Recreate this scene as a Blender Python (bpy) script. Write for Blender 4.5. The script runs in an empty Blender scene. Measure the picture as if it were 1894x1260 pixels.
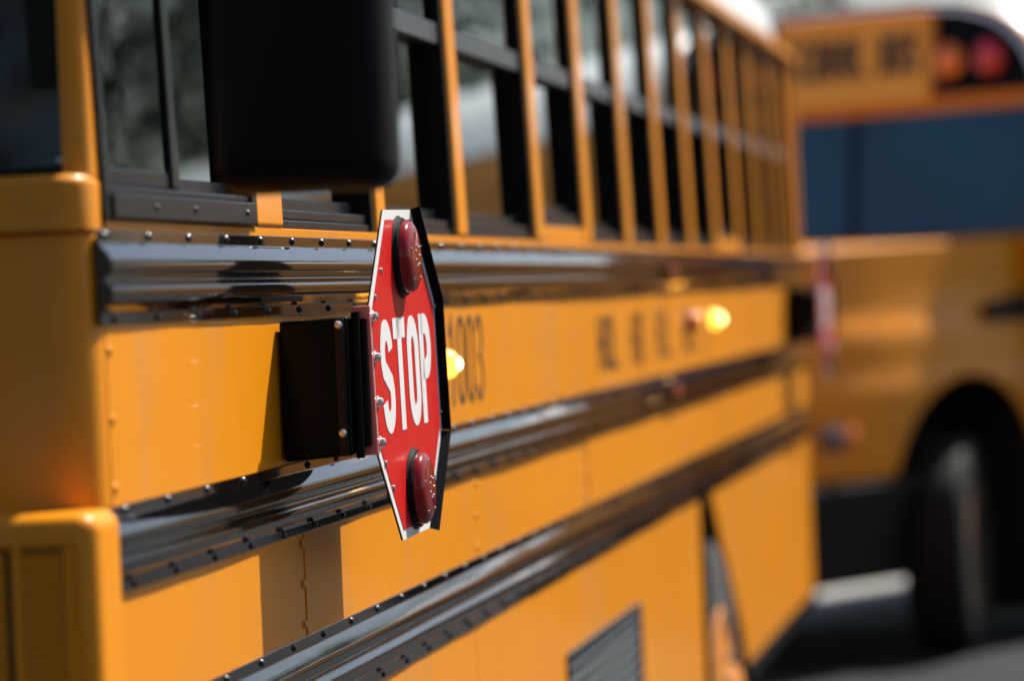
import bpy, bmesh, math, random
from mathutils import Vector, Matrix
R = math.radians
random.seed(7)
sc = bpy.context.scene
col = sc.collection

# ------------------------------------------------------------------ camera
FPX = 6382.0                       # focal length in pixels of a 1894 px wide frame
ROLL = R(2.2)
CAM = Vector((1.1828, 0.0, 1.86))
ey = Vector((1093, 135, -FPX)).normalized()
ez = Vector((-math.sin(ROLL), math.cos(ROLL), 0))
ez = (ez - ey * ez.dot(ey)).normalized()
ex = ey.cross(ez)
cd = bpy.data.cameras.new('camera')
cd.sensor_width = 36.0
cd.lens = FPX / 1894 * 36.0
cd.clip_start = 0.1
cd.clip_end = 2000
cd.dof.use_dof = True
cd.dof.focus_distance = 5.15
cd.dof.aperture_fstop = 2.4
cd.dof.aperture_blades = 0
cam = bpy.data.objects.new('camera', cd)
cam.matrix_world = Matrix.Translation(CAM) @ Matrix((ex, ey, ez)).to_4x4()
col.objects.link(cam)
sc.camera = cam

# ------------------------------------------------------------------ sky and sun
SUN_EL, SUN_AZ = R(52), R(35)      # azimuth from +Y towards +X
world = bpy.data.worlds.new('World')
sc.world = world
world.use_nodes = True
wn = world.node_tree
sky = wn.nodes.new('ShaderNodeTexSky')
sky.sky_type = 'NISHITA'
sky.sun_disc = False
sky.sun_elevation = SUN_EL
sky.sun_rotation = SUN_AZ
sky.air_density = 1.0
sky.dust_density = 2.0
wn.links.new(sky.outputs[0], wn.nodes['Background'].inputs[0])
wn.nodes['Background'].inputs[1].default_value = 0.065
sd = bpy.data.lights.new('sun', 'SUN')
sd.energy = 5.0
sd.angle = R(0.53)
sd.color = (1.0, 0.95, 0.87)
sun = bpy.data.objects.new('sun', sd)
sdir = Vector((math.sin(SUN_AZ) * math.cos(SUN_EL), math.cos(SUN_AZ) * math.cos(SUN_EL), math.sin(SUN_EL)))
sun.rotation_euler = sdir.to_track_quat('Z', 'Y').to_euler()
sun.location = sdir * 50
col.objects.link(sun)
sc.view_settings.view_transform = 'Standard'
sc.view_settings.look = 'None'
sc.view_settings.gamma = 1.0
sc.view_settings.exposure = 0.86
sc.cycles.max_bounces = 10
sc.cycles.transparent_max_bounces = 16

# ------------------------------------------------------------------ materials
MATS = {}
def mat(name, base, rough=0.5, metal=0.0, coat=0.0, coat_rough=0.05, spec=0.5, emit=None, emit_s=0.0,
        var=0.0, var_scale=3.0, bump=0.0, bump_scale=6.0, bump_stretch=(1, 1, 1), bump_dist=0.01,
        rough_var=0.0, trans=0.0, fine=0.0, dirt=None):
    m = bpy.data.materials.new(name)
    m.use_nodes = True
    nt = m.node_tree
    p = nt.nodes['Principled BSDF']
    p.inputs['Base Color'].default_value = (*base, 1)
    p.inputs['Roughness'].default_value = rough
    p.inputs['Metallic'].default_value = metal
    p.inputs['Coat Weight'].default_value = coat
    p.inputs['Coat Roughness'].default_value = coat_rough
    p.inputs['Specular IOR Level'].default_value = spec
    p.inputs['Transmission Weight'].default_value = trans
    if emit:
        p.inputs['Emission Color'].default_value = (*emit, 1)
        p.inputs['Emission Strength'].default_value = emit_s
    if var or bump or rough_var or fine or dirt:
        g = nt.nodes.new('ShaderNodeNewGeometry')
        def noise(scale, detail=4, stretch=None):
            n = nt.nodes.new('ShaderNodeTexNoise')
            n.inputs['Scale'].default_value = scale
            n.inputs['Detail'].default_value = detail
            src = g.outputs['Position']
            if stretch:
                mp = nt.nodes.new('ShaderNodeMapping')
                mp.inputs['Scale'].default_value = stretch
                nt.links.new(src, mp.inputs['Vector'])
                src = mp.outputs['Vector']
            nt.links.new(src, n.inputs['Vector'])
            return n
        cur = None
        if var:
            n = noise(var_scale)
            mx = nt.nodes.new('ShaderNodeMix'); mx.data_type = 'RGBA'
            mx.inputs['A'].default_value = (*[c * (1 - var) for c in base], 1)
            mx.inputs['B'].default_value = (*[min(1, c * (1 + var)) for c in base], 1)
            nt.links.new(n.outputs['Fac'], mx.inputs['Factor'])
            cur = mx.outputs['Result']
        if dirt:
            dcol, amt, dsc, dst = dirt
            n = noise(dsc, 8, dst)
            r = nt.nodes.new('ShaderNodeValToRGB')
            r.color_ramp.elements[0].position = 0.52
            r.color_ramp.elements[1].position = 0.78
            r.color_ramp.elements[1].color = (amt, amt, amt, 1)
            nt.links.new(n.outputs['Fac'], r.inputs['Fac'])
            mx = nt.nodes.new('ShaderNodeMix'); mx.data_type = 'RGBA'
            nt.links.new(r.outputs['Color'], mx.inputs['Factor'])
            if cur: nt.links.new(cur, mx.inputs['A'])
            else: mx.inputs['A'].default_value = (*base, 1)
            mx.inputs['B'].default_value = (*dcol, 1)
            cur = mx.outputs['Result']
        if cur: nt.links.new(cur, p.inputs['Base Color'])
        if rough_var:
            n = noise(9, 6)
            mr = nt.nodes.new('ShaderNodeMapRange')
            mr.inputs['To Min'].default_value = max(0, rough - rough_var)
            mr.inputs['To Max'].default_value = rough + rough_var
            nt.links.new(n.outputs['Fac'], mr.inputs['Value'])
            nt.links.new(mr.outputs['Result'], p.inputs['Roughness'])
        if bump or fine:
            last = None
            for sc_, st, dist, dt in ((bump_scale, bump_stretch, bump, 2), (260, (1, 1, 1), fine, 3)):
                if not dist: continue
                n = noise(sc_, dt, st)
                b = nt.nodes.new('ShaderNodeBump')
                b.inputs['Strength'].default_value = 1.0
                b.inputs['Distance'].default_value = dist
                nt.links.new(n.outputs['Fac'], b.inputs['Height'])
                if last: nt.links.new(last, b.inputs['Normal'])
                last = b.outputs['Normal']
            nt.links.new(last, p.inputs['Normal'])
            nt.links.new(last, p.inputs['Coat Normal'])
    MATS[name] = m
    return m

YEL = (0.77, 0.264, 0.004)
mat('yellow_paint', YEL, 0.40, spec=0.16, coat=0.30, coat_rough=0.05, var=0.08, var_scale=1.3, bump=0.006, bump_scale=1.9,
    bump_stretch=(1, 0.7, 0.8), rough_var=0.1, fine=0.00004, dirt=((0.40, 0.25, 0.12), 0.34, 6, (1, 1, 0.22)))
mat('black_gloss', (0.003, 0.003, 0.0035), 0.07, spec=0.5, coat=0.25, coat_rough=0.03, bump=0.0006, bump_scale=9,
    bump_stretch=(1, 0.35, 1), dirt=((0.05, 0.047, 0.044), 0.05, 14, (1, 0.4, 1)))
mat('black_satin', (0.002, 0.0022, 0.0026), 0.36, fine=0.00015, rough_var=0.08, spec=0.10)
mat('black_plastic', (0.003, 0.003, 0.0035), 0.5, spec=0.14, fine=0.0003)
mat('frame_black', (0.005, 0.006, 0.008), 0.26, rough_var=0.06, spec=0.16)
mat('rubber', (0.006, 0.006, 0.0063), 0.75, spec=0.25, var=0.25, var_scale=12, fine=0.0005)
mat('steel', (0.62, 0.62, 0.63), 0.28, metal=1.0, rough_var=0.1)
mat('sign_red', (0.54, 0.010, 0.008), 0.40, spec=0.12, coat=0.06, coat_rough=0.15, var=0.06, var_scale=14, fine=0.00005,
    dirt=((0.35, 0.06, 0.05), 0.25, 16, (1, 1, .5)))
mat('sign_white', (0.80, 0.80, 0.80), 0.38, coat=0.3, coat_rough=0.12, var=0.03, var_scale=20)
mat('sign_black', (0.002, 0.003, 0.006), 0.35, spec=0.04)
mat('hinge_red', (0.58, 0.15, 0.17), 0.3, coat=0.5)
mat('red_lens', (0.20, 0.003, 0.004), 0.14, coat=0.2, coat_rough=0.02, spec=0.35)
mat('amber_lens', (0.75, 0.20, 0.01), 0.12, coat=1.0, coat_rough=0.02, emit=(1.0, 0.42, 0.04), emit_s=3.0)
mat('amber_core', (0.9, 0.6, 0.2), 0.2, emit=(1.0, 0.78, 0.35), emit_s=8.0)
mat('amber_dull', (0.90, 0.22, 0.015), 0.15, coat=1.0, coat_rough=0.03)
mat('white_roof', (0.80, 0.80, 0.79), 0.4, coat=0.4, var=0.03)
mat('grey_grille', (0.030, 0.038, 0.044), 0.5, spec=0.25, rough_var=0.1)
mat('grille_dark', (0.10, 0.030, 0.003), 0.7)
mat('dark_void', (0.006, 0.006, 0.006), 0.9)
mat('interior', (0.035, 0.036, 0.038), 0.8)
mat('letter_black', (0.010, 0.010, 0.010), 0.4)
mat('headlight', (0.16, 0.11, 0.10), 0.5, spec=0.3)
mat('rim_paint', (0.60, 0.20, 0.012), 0.45, coat=0.3)
mat('bark', (0.10, 0.075, 0.05), 0.9, var=0.3, var_scale=8, bump=0.02, bump_scale=14)
mat('leaf', (0.055, 0.095, 0.028), 0.5, var=0.5, var_scale=0.8)
mat('mirror_glass', (0.8, 0.8, 0.8), 0.02, metal=1.0)
mat('bolt_black', (0.015, 0.015, 0.017), 0.3, coat=0.3, coat_rough=0.1)
mat('sash_grey', (0.045, 0.05, 0.058), 0.35, rough_var=0.08)
mat('frame_grey', (0.007, 0.008, 0.011), 0.24, rough_var=0.06, spec=0.14)
mat('glass_dark', (0.01, 0.012, 0.013), 0.05)
mat('red_lens2', (0.62, 0.010, 0.03), 0.12, coat=1.0)
mat('seat_vinyl', (0.03, 0.035, 0.05), 0.5)

mat('windscreen_sky_reflection', (0.004, 0.055, 0.135), 0.05, spec=0.5, var=0.7, var_scale=1.8)  # blue base and its variation stand in for sky reflected in the glass
mat('red_dull', (0.30, 0.05, 0.02), 0.3, coat=0.3)
mat('board_yellow', (0.95, 0.50, 0.06), 0.5)
mat('clamp_grey', (0.30, 0.27, 0.22), 0.4)
mat('sunlit_rubber', (0.045, 0.044, 0.043), 0.8, var=0.3, var_scale=10, fine=0.0005)  # lighter copy of rubber: sunlight on the near tyre put into the colour
def glass_mat(name, tint):
    m = bpy.data.materials.new(name); m.use_nodes = True
    nt = m.node_tree; nt.nodes.clear()
    out = nt.nodes.new('ShaderNodeOutputMaterial')
    mix = nt.nodes.new('ShaderNodeMixShader')
    tr = nt.nodes.new('ShaderNodeBsdfTransparent'); tr.inputs[0].default_value = (*tint, 1)
    gl = nt.nodes.new('ShaderNodeBsdfGlossy'); gl.inputs['Roughness'].default_value = 0.015
    gl.inputs['Color'].default_value = (0.86, 0.97, 1.0, 1)
    fr = nt.nodes.new('ShaderNodeFresnel'); fr.inputs['IOR'].default_value = 1.52
    g = nt.nodes.new('ShaderNodeNewGeometry')
    inv = nt.nodes.new('ShaderNodeMath'); inv.operation = 'SUBTRACT'; inv.inputs[0].default_value = 1.0
    mul = nt.nodes.new('ShaderNodeMath'); mul.operation = 'MULTIPLY'
    no = nt.nodes.new('ShaderNodeTexNoise'); no.inputs['Scale'].default_value = 2.0; no.inputs['Detail'].default_value = 1
    nt.links.new(g.outputs['Position'], no.inputs['Vector'])
    bp = nt.nodes.new('ShaderNodeBump'); bp.inputs['Distance'].default_value = 0.0012
    nt.links.new(no.outputs['Fac'], bp.inputs['Height'])
    nt.links.new(bp.outputs['Normal'], gl.inputs['Normal'])
    nt.links.new(g.outputs['Backfacing'], inv.inputs[1])
    nt.links.new(fr.outputs[0], mul.inputs[0]); nt.links.new(inv.outputs[0], mul.inputs[1])
    nt.links.new(mul.outputs[0], mix.inputs[0])
    nt.links.new(tr.outputs[0], mix.inputs[1]); nt.links.new(gl.outputs[0], mix.inputs[2])
    nt.links.new(mix.outputs[0], out.inputs[0])
    MATS[name] = m
glass_mat('glass', (0.18, 0.22, 0.22))
glass_mat('glass_blue', (0.10, 0.20, 0.30))

def ground_mat():
    m = bpy.data.materials.new('asphalt'); m.use_nodes = True
    nt = m.node_tree; p = nt.nodes['Principled BSDF']
    g = nt.nodes.new('ShaderNodeNewGeometry')
    n1 = nt.nodes.new('ShaderNodeTexNoise'); n1.inputs['Scale'].default_value = 0.35; n1.inputs['Detail'].default_value = 8
    n2 = nt.nodes.new('ShaderNodeTexNoise'); n2.inputs['Scale'].default_value = 90; n2.inputs['Detail'].default_value = 4
    for n in (n1, n2): nt.links.new(g.outputs['Position'], n.inputs['Vector'])
    r = nt.nodes.new('ShaderNodeValToRGB')
    r.color_ramp.elements[0].color = (0.024, 0.025, 0.028, 1); r.color_ramp.elements[0].position = 0.3
    r.color_ramp.elements[1].color = (0.042, 0.042, 0.044, 1); r.color_ramp.elements[1].position = 0.7
    nt.links.new(n1.outputs['Fac'], r.inputs['Fac'])
    mx = nt.nodes.new('ShaderNodeMix'); mx.data_type = 'RGBA'; mx.blend_type = 'MULTIPLY'; mx.inputs['Factor'].default_value = 0.6
    nt.links.new(r.outputs['Color'], mx.inputs['A']); nt.links.new(n2.outputs['Color'], mx.inputs['B'])
    nt.links.new(r.outputs['Color'], p.inputs['Base Color'])
    b = nt.nodes.new('ShaderNodeBump'); b.inputs['Distance'].default_value = 0.004
    nt.links.new(n2.outputs['Fac'], b.inputs['Height']); nt.links.new(b.outputs['Normal'], p.inputs['Normal'])
    p.inputs['Roughness'].default_value = 0.9
    p.inputs['Specular IOR Level'].default_value = 0.12
    MATS['asphalt'] = m
ground_mat()

# ------------------------------------------------------------------ mesh helpers
class MB:
    def __init__(self):
        self.v, self.f = [], []
    def add(self, vs, fs):
        o = len(self.v)
        self.v += [tuple(v) for v in vs]
        self.f += [tuple(i + o for i in f) for f in fs]
        return self
    def box(self, x0, x1, y0, y1, z0, z1, shear=0.0, zs=0.0):
        vs = [(x + shear * (z - zs), y, z) for x in (x0, x1) for y in (y0, y1) for z in (z0, z1)]
        return self.add(vs, [(0, 1, 3, 2), (4, 6, 7, 5), (0, 4, 5, 1), (2, 3, 7, 6), (0, 2, 6, 4), (1, 5, 7, 3)])
    def extrude(self, prof, fn0, fn1, caps=True):
        """closed 2d profile, fn maps (a,b) to a point at either end"""
        n = len(prof)
        vs = [fn0(*p) for p in prof] + [fn1(*p) for p in prof]
        fs = [(i, (i + 1) % n, n + (i + 1) % n, n + i) for i in range(n)]
        if caps: fs += [tuple(range(n))[::-1], tuple(range(n, 2 * n))]
        return self.add(vs, fs)
    def loft(self, rings, closed=False, caps=False):
        n = len(rings[0]); vs = [p for r in rings for p in r]; fs = []
        for k in range(len(rings) - 1):
            for i in range(n if closed else n - 1):
                j = (i + 1) % n
                fs.append((k * n + i, k * n + j, (k + 1) * n + j, (k + 1) * n + i))
        if caps: fs += [tuple(range(n))[::-1], tuple((len(rings) - 1) * n + i for i in range(n))]
        return self.add(vs, fs)
    def lathe(self, prof, origin=(0, 0, 0), axis='X', seg=32):
        """prof: list of (radius, along) revolved round axis"""
        rings = []
        for r, a in prof:
            ring = []
            for k in range(seg):
                t = 2 * math.pi * k / seg
                c, s = r * math.cos(t), r * math.sin(t)
                p = {'X': (a, c, s), 'Y': (s, a, c), 'Z': (c, s, a)}[axis]
                ring.append(tuple(p[i] + origin[i] for i in range(3)))
            rings.append(ring)
        self.loft(rings, closed=True, caps=True)
        return self
    def build(self, name, material, parent=None, smooth=False, bevel=0.0, seg=2, loc=None, angle=35):
        me = bpy.data.meshes.new(name)
        me.from_pydata(self.v, [], self.f)
        bm = bmesh.new(); bm.from_mesh(me)
        bmesh.ops.remove_doubles(bm, verts=bm.verts, dist=1e-6)
        bmesh.ops.recalc_face_normals(bm, faces=bm.faces)
        bm.to_mesh(me); bm.free()
        me.materials.append(MATS[material])
        o = bpy.data.objects.new(name, me)
        col.objects.link(o)
        if smooth or bevel:
            for p in me.polygons: p.use_smooth = True
            me.set_sharp_from_angle(angle=R(angle))
        if bevel:
            b = o.modifiers.new('bevel', 'BEVEL'); b.width = bevel; b.segments = seg
            b.limit_method = 'ANGLE'; b.angle_limit = R(30); b.harden_normals = True
        if parent: put(o, parent)
        if loc: o.location = Vector(o.location) + Vector(loc)
        return o

OFFSET = {}
def put(o, parent):
    o.parent = parent
    if parent.name in OFFSET:
        o.location = OFFSET[parent.name]
def empty(name, loc=(0, 0, 0), parent=None):
    o = bpy.data.objects.new(name, None); col.objects.link(o)
    o.empty_display_size = 0.2
    if parent:
        put(o, parent)
        o.location = Vector(o.location) + Vector(loc)
    else:
        o.location = loc
    return o
def tag(o, label, cat=None, group=None, kind=None):
    o['label'] = label
    if cat: o['category'] = cat
    if group: o['group'] = group
    if kind: o['kind'] = kind
    return o
def inst(name, me, parent, loc, rot=None, scale=None):
    o = bpy.data.objects.new(name, me); col.objects.link(o)
    o.parent = parent; o.location = loc
    if rot: o.rotation_euler = rot
    if scale: o.scale = scale
    return o
def kids(o): return [c for c in bpy.data.objects if c.parent == o]
def copy_tree(o, parent=None):
    c = o.copy(); col.objects.link(c); c.parent = parent
    for ch in kids(o): copy_tree(ch, c)
    return c
def smooth_poly(pts, n=2):
    for _ in range(n):
        q = [pts[0]]
        for a, b in zip(pts[:-1], pts[1:]):
            q.append((a[0] * .75 + b[0] * .25, a[1] * .75 + b[1] * .25))
            q.append((a[0] * .25 + b[0] * .75, a[1] * .25 + b[1] * .75))
        q.append(pts[-1]); pts = q
    return pts
def arc(cx, cy, r, a0, a1, n=8, ry=None):
    ry = r if ry is None else ry
    return [(cx + r * math.cos(R(a0 + (a1 - a0) * i / n)), cy + ry * math.sin(R(a0 + (a1 - a0) * i / n))) for i in range(n + 1)]

# ---- stroke lettering: glyphs in a unit box 0..w x 0..1, as thick polylines
def glyph(ch, w):
    k = 0.26
    up = lambda cx, cy, a0, a1: arc(cx, cy, w / 2 - .0, a0, a1, 14, k)
    if ch in 'O0': return [(arc(w / 2, 1 - k, w / 2, 0, 180, 14, k) + arc(w / 2, k, w / 2, 180, 360, 14, k), True)]
    if ch == 'S':
        return [(arc(w / 2, 1 - k, w / 2, 8, 180, 12, k) + [(0.02 * w, .66), (.12 * w, .58), (.5 * w, .5), (.88 * w, .42), (.98 * w, .34)] + arc(w / 2, k, w / 2, 0, -172, 12, k), False)]
    if ch == 'C': return [(arc(w / 2, 1 - k, w / 2, 10, 180, 12, k) + arc(w / 2, k, w / 2, 180, 350, 12, k), False)]
    if ch == 'T': return [([(0, 1), (w, 1)], False), ([(w / 2, 1), (w / 2, 0)], False)]
    if ch == 'H': return [([(0, 0), (0, 1)], False), ([(w, 0), (w, 1)], False), ([(0, .5), (w, .5)], False)]
    if ch == 'L': return [([(0, 1), (0, 0), (w, 0)], False)]
    if ch == 'U': return [([(0, 1)] + arc(w / 2, k, w / 2, 180, 360, 14, k) + [(w, 1)], False)]
    if ch == 'P': return [([(0, 0), (0, 1)], False), ([(0, 1), (.5 * w, 1)] + arc(.5 * w, .745, w / 2, 80, -80, 12, .255) + [(.5 * w, .49), (0, .49)], False)]
    if ch == 'B': return [([(0, 0), (0, 1), (.5 * w, 1)] + arc(.5 * w, .76, .46 * w, 80, -80, 10, .24) + [(.5 * w, .52), (0, .52)], False),
                          ([(.5 * w, .52)] + arc(.5 * w, .26, w / 2, 80, -80, 10, .26) + [(.5 * w, 0), (0, 0)], False)]
    if ch == '1': return [([(.15 * w, .82), (.55 * w, 1), (.55 * w, 0)], False)]
    if ch == '3': return [(arc(w / 2, .76, w / 2, 160, -85, 12, .24) + arc(w / 2, .26, w / 2, 85, -160, 12, .26), False)]
    return [([(.5 * w, 0), (.5 * w, 1)], False)]
def thick(mb, pts, closed, wdt, hgt, stroke, t, place, xoff=0):
    """place(a, b, n) -> 3d point; pts in units of the cap height, inset by half a stroke"""
    s2 = stroke / 2
    P = [Vector((xoff + s2 + x * hgt, s2 + y * (hgt - stroke))) for x, y in pts]
    Q = [P[0]]
    for p in P[1:]:
        if (p - Q[-1]).length > 1e-5: Q.append(p)
    if closed and (Q[0] - Q[-1]).length < 1e-5: Q.pop()
    P = Q; n = len(P); rings = []
    for i, p in enumerate(P):
        if closed: a, b = P[i - 1], P[(i + 1) % n]
        else: a, b = P[max(0, i - 1)], P[min(n - 1, i + 1)]
        d0 = (p - a).normalized() if (p - a).length > 1e-9 else None
        d1 = (b - p).normalized() if (b - p).length > 1e-9 else None
        d0 = d0 or d1; d1 = d1 or d0
        d = (d0 + d1).normalized(); nrm = Vector((-d.y, d.x))
        m = s2 / max(.5, nrm.dot(Vector((-d0.y, d0.x))))
        e = Vector((0, 0))
        if not closed and i == 0: e = -d * 0
        l, r = p + nrm * m + e, p - nrm * m + e
        rings.append([place(l.x, l.y, 0), place(l.x, l.y, t), place(r.x, r.y, t), place(r.x, r.y, 0)])
    if closed: rings.append(rings[0])
    mb.loft(rings, closed=True, caps=not closed)
def letter(ch, h, w, stroke, t, place, xoff):
    mb = MB()
    for pts, closed in glyph(ch, (w - stroke) / h):
        ex_ = [(x, y) for x, y in pts]
        # straight strokes that end on the cap or base line run out to it
        if not closed and ch in 'THLPUB1' :
            ex_ = list(ex_)
            for i, j in ((0, 1), (-1, -2)):
                x, y = ex_[i]; x2, y2 = ex_[j]
                if abs(x - x2) < 1e-6 and y in (0, 1): ex_[i] = (x, y + (stroke / 2 / (h - stroke)) * (1 if y > y2 else -1))
                elif abs(y - y2) < 1e-6 and ch in 'TL': ex_[i] = (x + (stroke / 2 / h) * (1 if x > x2 else -1), y)
        thick(mb, ex_, closed, w, h, stroke, t, place, xoff)
    return mb

# ================================================================== GROUND
tag(MB().box(-600, 600, -400, 900, -0.5, 0).build('ground', 'asphalt'), 'dark asphalt of the bus yard', kind='structure')

def concrete_mat():
    m = mat('concrete', (0.36, 0.35, 0.33), 0.9, spec=0.1, var=0.18, var_scale=0.7, fine=0.002, dirt=((0.16, 0.155, 0.15), 0.6, 0.9, (1, 1, 1)))
concrete_mat()
tag(MB().box(-40, 1.5, 18.4, 120, -.3, .004).build('pavement', 'concrete'), 'pale concrete apron beyond the buses', kind='structure')

# ================================================================== NEAR BUS
Y0, Y1, W = 4.0, 13.78, 2.42
SILL, EAVE = 1.955, 2.745
bus = empty('school_bus', (-W / 2, (Y0 + Y1) / 2, 0))
OFFSET[bus.name] = Vector((W / 2, -(Y0 + Y1) / 2, 0))
tag(bus, 'near yellow school bus with black rub rails and red stop sign on its side', 'bus', 'yellow school buses in the yard')
TUM = -0.030                        # windows lean inwards towards the roof

# --- side panels between the rails
def seams(a, b, step, first=None):
    ys = [a]; y = first if first else a + step
    while y < b - 0.3: ys.append(y); y += step
    ys.append(b); return ys
rivet_me = MB().lathe([(0.0001, .0032), (.004, .0028), (.0066, .001), (.007, 0)], seg=10).build('rivet_source', 'yellow_paint', smooth=True)
rivet_mesh = rivet_me.data; bpy.data.objects.remove(rivet_me)
def side_panels(z0, z1, ys, name='side_panel', x=0.0, nr=3):
    for i, (a, b) in enumerate(zip(ys[:-1], ys[1:])):
        xo = x + 0.0022 * (i % 2)
        p = MB().box(xo - .004, xo, a + .002, b - .0005 + (.022 if i % 2 else 0), z0, z1).build(name, 'yellow_paint', bus, bevel=.0012, seg=1)
        for k in range(nr):
            z = z0 + (z1 - z0) * (k + .5) / nr
            for yy in ([b - .012] if b < Y1 - .5 else []) + ([a + .014] if i == 0 else []):
                inst('rivet', rivet_mesh, p, (xo + (.0022 if (yy > b - .1 and not i % 2) else 0), yy, z))
side_panels(1.60, 1.85, seams(Y0, 13.72, 1.42, 6.0))
side_panels(1.35, 1.53, seams(Y0, 13.72, 1.42, 4.98))
side_panels(1.955 - .06, 1.955 + .012, [4.03, 13.72], 'window_ledge', -.003, 0)

# --- skirt below the lowest rail, with the rear wheel opening
def arch_pts(yc, zc, r, zb, n=16):
    pts = []
    for i in range(n + 1):
        t = math.pi * i / n
        pts.append((yc - r * math.cos(t), max(zb, zc + r * math.sin(t))))
    return pts
WY, WZ = 10.46, 0.56
sk = [(Y0, .62), (WY - .58, .62), (WY - .58, .95)] + arch_pts(WY, .78, .50, .62, 12)[2:-2] + [(WY + .58, .80), (WY + .64, .62), (13.74, .62), (13.74, 1.262), (WY, 1.262), (Y0, 1.262)]
# built as separate pressed panels: fore of the wheel, over it, aft of it
def skirt(name, pts, xo=0.0):
    m = MB(); m.extrude(pts, lambda y, z: (xo - .012, y, z), lambda y, z: (xo, y, z))
    return m.build(name, 'yellow_paint', bus, bevel=.0015, seg=1)
for a, b in ((Y0, 5.2), (5.203, 6.35), (6.353, 9.0), (9.003, 9.985)):
    if b == 9.0:   # panel with a louvred vent in it
        skirt('skirt_panel', [(a, .62), (7.42, .62), (7.42, 1.245), (a, 1.245)])
        skirt('skirt_panel', [(7.42, 1.058), (8.60, 1.058), (8.60, 1.245), (7.42, 1.245)])
        skirt('skirt_panel', [(8.60, .62), (b, .62), (b, 1.245), (8.60, 1.245)])
        skirt('skirt_panel', [(7.42, .62), (8.60, .62), (8.60, .70), (7.42, .70)])
    else:
        skirt('skirt_panel', [(a, .62), (b, .62), (b, 1.245), (a, 1.245)])
rear_edge = [(10.27, 1.245), (10.36, 1.18), (10.52, 1.07), (10.72, .95), (10.92, .82), (11.05, .72), (11.14, .62)]
skirt('skirt_panel', [(11.14, .62), (13.74, .62), (13.74, 1.245)] + rear_edge[:-1])
MB().box(-.03, .006, 11.13, 13.75, .565, .622).build('skirt_trim', 'black_satin', bus, bevel=.004)
MB().box(-.03, .004, Y0, 9.98, .575, .622).build('skirt_trim', 'black_satin', bus, bevel=.004)
# inner wheel house, dark
MB().box(-.75, -.70, 9.7, 11.6, .5, 1.3).build('wheel_house', 'dark_void', bus)
MB().box(-.75, -.02, 9.7, 11.6, 1.27, 1.30).build('wheel_house', 'dark_void', bus)
MB().box(-.75, -.02, 9.66, 9.70, .5, 1.3).build('wheel_house', 'dark_void', bus)
MB().box(-.75, -.02, 11.6, 11.64, .5, 1.3).build('wheel_house', 'dark_void', bus)
# fender lip round the front edge of the opening
MB().box(-.04, .016, 9.987, 10.02, .60, 1.235).build('wheel_arch_lip', 'black_satin', bus, bevel=.006)

def wheel(parent, loc, r=.51, width=.28, steer=0, hub='rim_paint', bulge=False, rubber='rubber'):
    w_ = empty('wheel', loc, parent); w_.rotation_euler.z = steer
    tw = width / 2
    prof = [(r * .56, -tw), (r * .60, -tw), (r * .80, -tw * 1.04), (r * .95, -tw * .96), (r, -tw * .78), (r, tw * .78), (r * .95, tw * .96), (r * .80, tw * 1.04), (r * .60, tw), (r * .56, tw)]
    prof = smooth_poly(prof, 1)
    t = MB().lathe(prof, seg=48).build('tyre', rubber, w_, smooth=True, angle=60)
    g = MB()
    for k in range(4):
        xx = -tw * .6 + tw * 1.2 * k / 3
        g.lathe([(r * 1.001, xx - .006), (r * 1.003, xx - .006), (r * 1.003, xx + .006), (r * 1.001, xx + .006)], seg=48)
    g.build('tread_groove', 'dark_void', w_)
    rp = [(r * .56, tw * .80), (r * .575, tw * .98), (r * .55, tw * 1.02), (r * .50, tw * .7), (r * .34, tw * .35), (r * .30, tw * .62), (r * .12, tw * .95), (.001, tw)]
    if bulge: rp = [(r * .56, tw * .80), (r * .575, tw * 1.02), (r * .55, tw * 1.08), (r * .50, tw * 1.0), (r * .36, tw * 1.16), (r * .26, tw * 1.20), (r * .22, tw * 1.4), (r * .12, tw * 1.45), (.001, tw * 1.45)]
    MB().lathe(rp, seg=40).build('rim', hub, w_, smooth=True, angle=50)
    nut = MB().lathe([(.014, 0), (.014, .02), (.001, .024)], seg=6)
    first = None
    for k in range(10):
        a = 2 * math.pi * k / 10
        pos = (tw * (1.16 if bulge else .58), r * .31 * math.cos(a), r * .31 * math.sin(a))
        if first is None:
            first = nut.build('wheel_nut', 'steel', w_); first.location = pos
        else: inst('wheel_nut', first.data, w_, pos)
    return w_
wheel(bus, (-.150, WY, WZ), r=.54, bulge=True, rubber='sunlit_rubber')
wheel(bus, (-W + .16, WY, WZ))
wheel(bus, (-W + .2, 5.6, WZ)); wheel(bus, (-.24, 5.6, WZ))

# --- louvred vent in the skirt
vent = MB().box(-.03, -.022, 7.42, 8.60, .70, 1.058).build('vent', 'dark_void', bus)
MB().box(-.02, .006, 7.41, 7.44, .69, 1.066).build('vent_frame', 'grey_grille', vent, bevel=.002)
MB().box(-.02, .006, 8.58, 8.61, .69, 1.066).build('vent_frame', 'grey_grille', vent, bevel=.002)
MB().box(-.02, .006, 7.44, 8.58, 1.045, 1.066).build('vent_frame', 'grey_grille', vent, bevel=.002)
sl = None
for k in range(11):
    z = .72 + k * .031
    if sl is None:
        sl = MB().add([(-.020, 7.44, .008), (-.020, 7.44, .011), (.005, 7.44, -.004), (.005, 7.44, -.007), (-.020, 8.58, .008), (-.020, 8.58, .011), (.005, 8.58, -.004), (.005, 8.58, -.007)],
                      [(0, 1, 2, 3), (4, 7, 6, 5), (0, 4, 5, 1), (1, 5, 6, 2), (2, 6, 7, 3), (3, 7, 4, 0)]).build('slat', 'grey_grille', vent)
        sl.location = (0, 0, z)
    else: inst('slat', sl.data, vent, (0, 0, z))

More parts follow.
